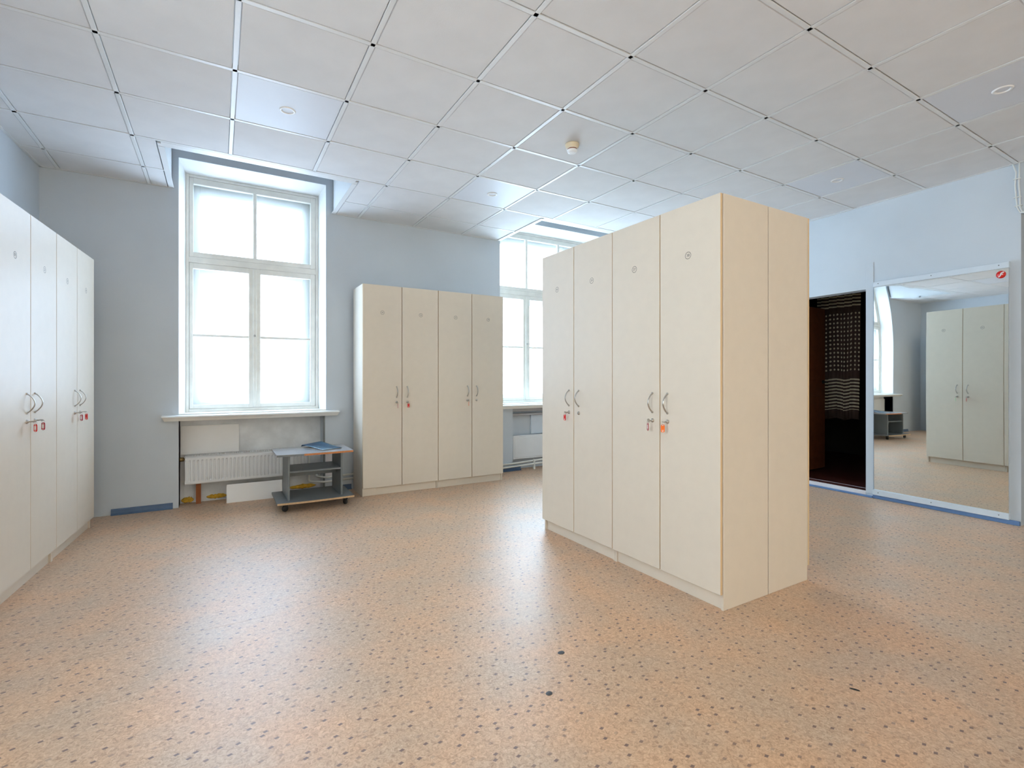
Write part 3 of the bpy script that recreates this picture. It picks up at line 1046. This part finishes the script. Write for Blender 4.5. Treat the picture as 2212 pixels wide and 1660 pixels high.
for r_ in (0.010, 0.017, 0.024):
    MB().lathe([(r_ - 0.001, -0.0612), (r_ - 0.001, -0.0632), (r_ + 0.001, -0.0632), (r_ + 0.001, -0.0612)], 28).build('grille_ring', M_LAMPW, sd)


# ================================================================ radiators, boards, pipes under the windows
def radiator():
    t_ = thing('radiator', 'white ribbed panel radiator in the recess under the first window', 'radiator', (0, YW, 0))
    x0, x1, z0, z1 = -0.262, 0.775, 0.198, 0.447
    yf, yb = 0.006, 0.146
    # ribbed front: pitched flutes with a flat rim
    pts = [(x0, 0.004), (x0 + 0.012, 0.0)]
    n_ = 31
    pitch = (x1 - x0 - 0.03) / n_
    for k in range(n_):
        a = x0 + 0.015 + k * pitch
        for fx, d in ((0.0, 0.0), (0.36, 0.0), (0.48, 0.007), (0.64, 0.010), (0.80, 0.007), (0.92, 0.0)):
            pts.append((a + fx * pitch, d))
    pts += [(x1 - 0.012, 0.0), (x1, 0.004)]
    f_ = MB()
    m_ = len(pts)
    zs = [(z0, 0.0, 0.006), (z0 + 0.008, 0.0, 0.0), (z0 + 0.024, 0.0, 0.0), (z0 + 0.036, 1.0, 0.0), (z1 - 0.040, 1.0, 0.0), (z1 - 0.028, 0.0, 0.0), (z1 - 0.008, 0.0, 0.0), (z1, 0.0, 0.008)]
    vs = [(px, yf + d * k_ + push, z) for (z, k_, push) in zs for (px, d) in pts]
    fs = [(r * m_ + i, r * m_ + i + 1, (r + 1) * m_ + i + 1, (r + 1) * m_ + i) for r in range(len(zs) - 1) for i in range(m_ - 1)]
    f_.add(vs, fs, 0, False)
    f_.build('front_panel', M_RAD, t_)
    MB().bbox(x0, x1, yb - 0.012, yb, z0, z1, 0.003).build('rear_panel', M_RAD, t_)
    MB().bbox(x0, x0 + 0.004, yf + 0.004, yb, z0 + 0.004, z1 + 0.004, 0.001).build('side_cover', M_RAD, t_)
    MB().bbox(x1 - 0.004, x1, yf + 0.004, yb, z0 + 0.004, z1 + 0.004, 0.001).build('side_cover', M_RAD, t_)
    # top grille: solid rims and a grid of bars with open slots
    g_ = MB()
    zt = z1 + 0.006
    g_.box(x0, x1, yf + 0.004, yf + 0.026, zt - 0.004, zt)
    g_.box(x0, x1, yb - 0.012, yb, zt - 0.004, zt)
    g_.box(x0, x0 + 0.04, yf + 0.02, yb - 0.01, zt - 0.004, zt)
    g_.box(x1 - 0.04, x1, yf + 0.02, yb - 0.01, zt - 0.004, zt)
    for k in range(3):
        y_ = yf + 0.052 + k * 0.026
        g_.box(x0 + 0.04, x1 - 0.04, y_ - 0.002, y_ + 0.002, zt - 0.0035, zt - 0.0005)
    k = x0 + 0.04
    while k < x1 - 0.04:
        g_.box(k - 0.003, k + 0.003, yf + 0.024, yb - 0.010, zt - 0.004, zt)
        k += 0.0185
    g_.build('top_grille', M_RAD, t_)
    MB().box(x0 + 0.03, x1 - 0.03, yf + 0.03, yb - 0.014, z1 - 0.028, z1 - 0.024).build('slot_shade_plate', M_DARK, t_)  # dark plate painting the shade inside the grille slots
    v_ = MB().lathe([(0.0, -0.045), (0.017, -0.044), (0.019, -0.038), (0.019, -0.012), (0.010, -0.010), (0.009, 0.0)], 16, (x0, 0.06, 0.425), 'x')
    v_.build('valve', M_BRASS, t_)
    return t_


RAD1 = radiator()
bd = MB().bbox(-0.302, 0.172, 0.150, 0.160, 0.455, 0.722, 0.001)
tag(bd.build('board_offcut', M_BOARD, None, (0, YW, 0)), 'white board offcut standing behind the ribbed radiator', 'board')
bd = MB().bbox(0, 0.475, 0, 0.012, 0, 0.170, 0.001).build('board_offcut', M_BOARD, None, (0.064, YW - 0.035, 0.0), 0.0)
bd.rotation_euler = (math.radians(-10), 0, 0)
tag(bd, 'bright white board offcut leaning on the floor below the ribbed radiator', 'board')
tag(MB().box(-0.301, -0.215, 0.161, 0.169, 0.195, 0.52).build('board_offcut', M_BOARD, None, (0, YW, 0)), 'narrow white strip beside the radiator valve', 'board')
tag(MB().box(-0.181, -0.141, 0.085, 0.115, 0.0, 0.190).build('wooden_batten', M_WOODB, None, (0, YW, 0)), 'brown wooden batten propping the valve end of the radiator', 'batten')
tag(MB().box(0.575, 0.603, 0.085, 0.115, 0.0, 0.190).build('wooden_batten', M_WOODB, None, (0, YW, 0)), 'brown wooden batten behind the grey trolley', 'batten')


def blob(x0, x1, y, z, ry, rz_, label):
    s_ = MB()
    n_, k_ = 14, 10
    vs, fs = [], []
    for i in range(n_ + 1):
        t_ = i / n_
        e_ = max(0.08, math.sin(math.pi * t_) ** 0.5) * random.uniform(0.75, 1.15)
        for k in range(k_):
            a = 2 * math.pi * k / k_
            vs.append((x0 + (x1 - x0) * t_, y + ry * e_ * math.cos(a) * random.uniform(.85, 1.1), max(0.001, z + rz_ * e_ * math.sin(a) * random.uniform(.8, 1.15))))
    for i in range(n_):
        for k in range(k_):
            k2 = (k + 1) % k_
            fs.append((i * k_ + k, i * k_ + k2, (i + 1) * k_ + k2, (i + 1) * k_ + k))
    fs += [tuple(range(k_)), tuple(n_ * k_ + k for k in range(k_))]
    s_.add(vs, fs, 0, True)
    tag(s_.build('foam_bead', M_FOAM, None, (0, YW, 0)), label, 'foam')


blob(-0.298, -0.200, 0.155, 0.030, 0.016, 0.030, 'short yellow foam bead at the corner of the radiator recess')
blob(-0.10, 0.070, 0.155, 0.040, 0.014, 0.022, 'long yellow foam bead between batten and leaning board')
blob(0.62, 0.88, 0.150, 0.048, 0.016, 0.024, 'orange-yellow foam bead behind the grey trolley')


def pipe(path, r_, label, name='heating_pipe', m_=None, part_of=None):
    # round the corners
    P = [Vector(p) for p in path]
    out = [P[0]]
    for i in range(1, len(P) - 1):
        d0 = (P[i - 1] - P[i]).normalized(); d1 = (P[i + 1] - P[i]).normalized()
        rad = min(0.03, (P[i] - P[i - 1]).length / 2.2, (P[i + 1] - P[i]).length / 2.2)
        for k in range(5):
            t_ = k / 4
            a_ = P[i] + d0 * rad * (1 - t_) ** 2 + d1 * rad * t_ ** 2
            out.append(a_)
    out.append(P[-1])
    if part_of:
        base = part_of.location
        MB().tube([tuple(q - base) for q in out], r_, 10).build(name, m_ or M_PIPE, part_of)['label'] = label
    else:
        tag(MB().tube([tuple(q) for q in out], r_, 10).build(name, m_ or M_PIPE), label, 'pipe', None)


pipe([(0.80, 5.44, 0.40), (0.80, 5.44, 0.105), (0.93, 5.335, 0.105), (1.24, 5.335, 0.118)], 0.011, 'white heating pipe dropping from the radiator and running low behind the trolley', 'return_pipe', None, RAD1)
pipe([(0.775, 5.45, 0.235), (0.87, 5.45, 0.235), (0.87, 5.45, 0.150), (0.95, 5.335, 0.150), (1.24, 5.335, 0.162)], 0.011, 'white heating pipe with a hooked bend above the lower pipe behind the trolley', 'supply_pipe', None, RAD1)
pipe([(0.70, 5.46, 0.25), (0.70, 5.46, 0.19), (0.765, 5.46, 0.19)], 0.009, 'short curved white pipe end behind the grey trolley', 'vent_pipe', None, RAD1)
tag(MB().bbox(0.945, 1.075, -0.008, -0.001, 0.14, 0.42, 0.001).build('wall_plate', M_LEDGE, None, (0, YW, 0)), 'white plate on the wall right of the radiator recess', 'plate')
tag(MB().bbox(0.925, 0.942, -0.003, 0.012, 0.02, 0.80, 0.001).build('recess_strip', M_TROL, None, (0, YW, 0)), 'grey strip for the side face of the radiator recess', 'angle')  # grey strip standing in for the recess side face

# second recess: flat radiator, boxing boards, twin pipes
t_ = thing('radiator', 'flat painted panel radiator in the recess under the wide window', 'radiator', (0, YW, 0))
MB().bbox(3.205, 4.45, 0.015, 0.03, 0.135, 0.435, 0.004).build('front_panel', M_RAD, t_)
MB().bbox(3.225, 4.43, 0.010, 0.016, 0.155, 0.410, 0.003).build('pressed_field', M_RAD, t_)
MB().bbox(3.205, 4.45, 0.03, 0.085, 0.42, 0.432, 0.002).build('top_grille', M_RAD, t_)
MB().bbox(3.205, 4.45, 0.075, 0.085, 0.135, 0.42, 0.002).build('rear_panel', M_RAD, t_)
tag(MB().bbox(3.191, 4.55, 0.012, 0.098, 0.742, 0.782, 0.002).bbox(3.191, 4.55, 0.004, 0.098, 0.690, 0.715, 0.003).build('boxing_batten', M_TROLT, None, (0, YW, 0)), 'grey boxed batten under the sill of the wide window', 'batten')
tag(MB().bbox(3.51, 4.40, 0.070, 0.098, 0.44, 0.686, 0.002).build('boxing_board', M_STRIP, None, (0, YW, 0)), 'pale board standing behind the flat radiator', 'board')
pipe([(2.80, 5.33, 0.090), (3.10, 5.335, 0.092), (3.75, 5.335, 0.118), (4.5, 5.335, 0.12)], 0.011, 'upper white heating pipe running below the flat radiator')
pipe([(2.80, 5.32, 0.052), (3.10, 5.325, 0.055), (3.75, 5.325, 0.078), (4.5, 5.325, 0.08)], 0.011, 'lower white heating pipe running below the flat radiator')
tag(MB().bbox(3.475, 3.495, -0.055, -0.02, 0.0, 0.125, 0.002).build('pipe_bracket', M_PIPE, None, (0, YW, 0)), 'white bracket clasping the twin pipes below the flat radiator', 'bracket')

# ================================================================ grey trolley and the folded magazine
tr = thing('tv_trolley', 'grey two-tier trolley on castors with chipped edges under the first window', 'trolley', (0.755, 4.93, 0))


def plank(w_, yb_, yf_, bulge, z0, z1, n_=16):
    pts = [(w_ / 2, yb_), (-w_ / 2, yb_)]
    for k in range(n_ + 1):
        t2 = -1 + 2 * k / n_
        pts.append((t2 * w_ / 2, yf_ - bulge * (1 - t2 * t2)))
    return pts, MB().prism(pts, 'z', z0, z1)


def edging(w_, yf_, bulge, z0, z1, t0, t1, n_=14):
    e_ = MB()
    vs, fs = [], []
    for k in range(n_ + 1):
        t2 = t0 + (t1 - t0) * k / n_
        y_ = yf_ - bulge * (1 - t2 * t2)
        x_ = t2 * w_ / 2
        vs += [(x_, y_ - 0.0012, z0), (x_, y_ - 0.0012, z1), (x_, y_ + 0.002, z1), (x_, y_ + 0.002, z0)]
    for k in range(n_):
        for q in range(4):
            q2 = (q + 1) % 4
            fs.append((k * 4 + q, k * 4 + q2, (k + 1) * 4 + q2, (k + 1) * 4 + q))
    fs += [(0, 1, 2, 3), tuple(n_ * 4 + q for q in (3, 2, 1, 0))]
    return e_.add(vs, fs)


TW = 0.648
_, p = plank(TW, 0.245, -0.222, 0.016, 0.482, 0.500)
tp_ = p.build('table_top', M_TROLT, tr)
edging(TW, -0.222, 0.016, 0.4825, 0.4985, -0.32, 0.995).build('raw_edge', M_CHIP, tp_)
edging(TW, -0.222, 0.016, 0.4825, 0.4985, -0.995, -0.32).build('edge_band', M_TROL, tp_)
_, p = plank(TW, 0.245, -0.262, 0.018, 0.072, 0.090)
bs_ = p.build('base_shelf', M_TROL, tr)
edging(TW, -0.262, 0.018, 0.0725, 0.0885, -0.995, 0.995).build('raw_edge', M_CHIP2, bs_)
for sx in (-1, 1):
    MB().bbox(sx * 0.2245 - 0.0085, sx * 0.2245 + 0.0085, -0.195, 0.215, 0.090, 0.482, 0.0015).build('side_panel', M_TROL, tr)
MB().bbox(-0.216, 0.216, -0.185, 0.20, 0.327, 0.344, 0.0015).build('middle_shelf', M_TROL, tr)
MB().bbox(-0.216, 0.216, 0.03, 0.046, 0.262, 0.327, 0.0015).build('apron', M_TROL, tr)
for sx in (-1, 1):
    for yy in (-0.20, 0.19):
        cst = MB().lathe([(0.0, -0.011), (0.022, -0.011), (0.026, -0.007), (0.026, 0.007), (0.022, 0.011), (0.0, 0.011)], 20, (0, 0, 0), 'x').build('castor', M_BLACK, tr, (sx * 0.255, yy, 0.027), 0.9 * sx + yy * 3)
        MB().bbox(-0.016, 0.016, -0.016, 0.022, 0.019, 0.045, 0.002).build('fork', M_BLACK, cst)

m, nt, bs = nmat('magazine_cover')
tc = nt.nodes.new('ShaderNodeTexCoord')
n1 = nt.nodes.new('ShaderNodeTexNoise'); n1.inputs['Scale'].default_value = 9; n1.inputs['Detail'].default_value = 5
nt.links.new(tc.outputs['Object'], n1.inputs['Vector'])
r1 = nt.nodes.new('ShaderNodeValToRGB')
r1.color_ramp.elements[0].position = 0.35; r1.color_ramp.elements[0].color = lin((34, 70, 100)) + (1,)
r1.color_ramp.elements[1].position = 0.75; r1.color_ramp.elements[1].color = lin((150, 158, 150)) + (1,)
kk = r1.color_ramp.elements.new(0.55); kk.color = lin((66, 112, 142)) + (1,)
nt.links.new(n1.outputs['Fac'], r1.inputs['Fac'])
nt.links.new(r1.outputs['Color'], bs.inputs['Base Color'])
bs.inputs['Roughness'].default_value = 0.3
mg = thing('magazine', 'blue magazine lying half open on the grey trolley', 'magazine', (0.845, 4.985, 0.5012), math.atan2(-0.33, 0.16))
LN, WD = 0.35, 0.20                             # local x runs from the lifted fold to the flat end
n_, k_ = 24, 8


def leaf(zfun, shrink, z_min):
    vs_ = []
    for i in range(n_ + 1):
        t2 = i / n_
        for k in range(k_ + 1):
            q = k / k_
            x_ = (-LN / 2 + LN * t2) * shrink
            y_ = (-WD / 2 + WD * q) * shrink
            vs_.append((x_, y_, max(z_min, zfun(t2, q))))
    fs_ = [(i * (k_ + 1) + k, (i + 1) * (k_ + 1) + k, (i + 1) * (k_ + 1) + k + 1, i * (k_ + 1) + k + 1) for i in range(n_) for k in range(k_)]
    return MB().add(vs_, fs_, 0, True)


def cover_z(t2, q):
    roll = math.sqrt(max(0.0, 1 - (1 - min(1, t2 / 0.07)) ** 2))          # rounded fold at the lifted end
    lift = 0.012 + 0.034 * (1 - t2) ** 1.1 * (0.55 + 0.45 * q)
    return 0.003 + (lift - 0.003) * (0.35 + 0.65 * roll) * (1 - 0.72 * t2 ** 2)


o = link('cover', leaf(cover_z, 1.0, 0.003).mesh('cover', m), mg)
sm_ = o.modifiers.new('thickness', 'SOLIDIFY'); sm_.thickness = 0.0015; sm_.offset = 1
o = link('inner_pages', leaf(lambda t2, q: 0.0008 + 0.15 * (cover_z(t2, q) - 0.003) * t2, 0.985, 0.0005).mesh('inner_pages', M_PAPER), mg)
sm_ = o.modifiers.new('thickness', 'SOLIDIFY'); sm_.thickness = 0.001; sm_.offset = 1

# ================================================================ marks stuck to the floor
def spot(x, y, a, b_, rot, label, m_=M_SPOT):
    n_ = 18
    pts = [(a * math.cos(2 * math.pi * k / n_) * random.uniform(.9, 1.05), b_ * math.sin(2 * math.pi * k / n_) * random.uniform(.9, 1.05)) for k in range(n_)]
    s_ = MB()
    vs = [(p[0], p[1], 0.0004) for p in pts] + [(p[0] * .8, p[1] * .8, 0.0028) for p in pts]
    fs = [(k, (k + 1) % n_, n_ + (k + 1) % n_, n_ + k) for k in range(n_)] + [tuple(range(n_, 2 * n_))]
    tag(s_.add(vs, fs, 0, True).build('floor_spot', m_, None, (x, y, 0), rot), label, 'floor mark')


spot(1.253, 1.703, 0.017, 0.012, 0.0, 'smooth dark oval spot stuck to the linoleum')
spot(1.053, 1.506, 0.014, 0.012, 0.4, 'dark ragged round spot stuck to the linoleum')
spot(2.051, 0.939, 0.018, 0.004, -1.1, 'thin black sliver lying on the linoleum', M_BLACK)
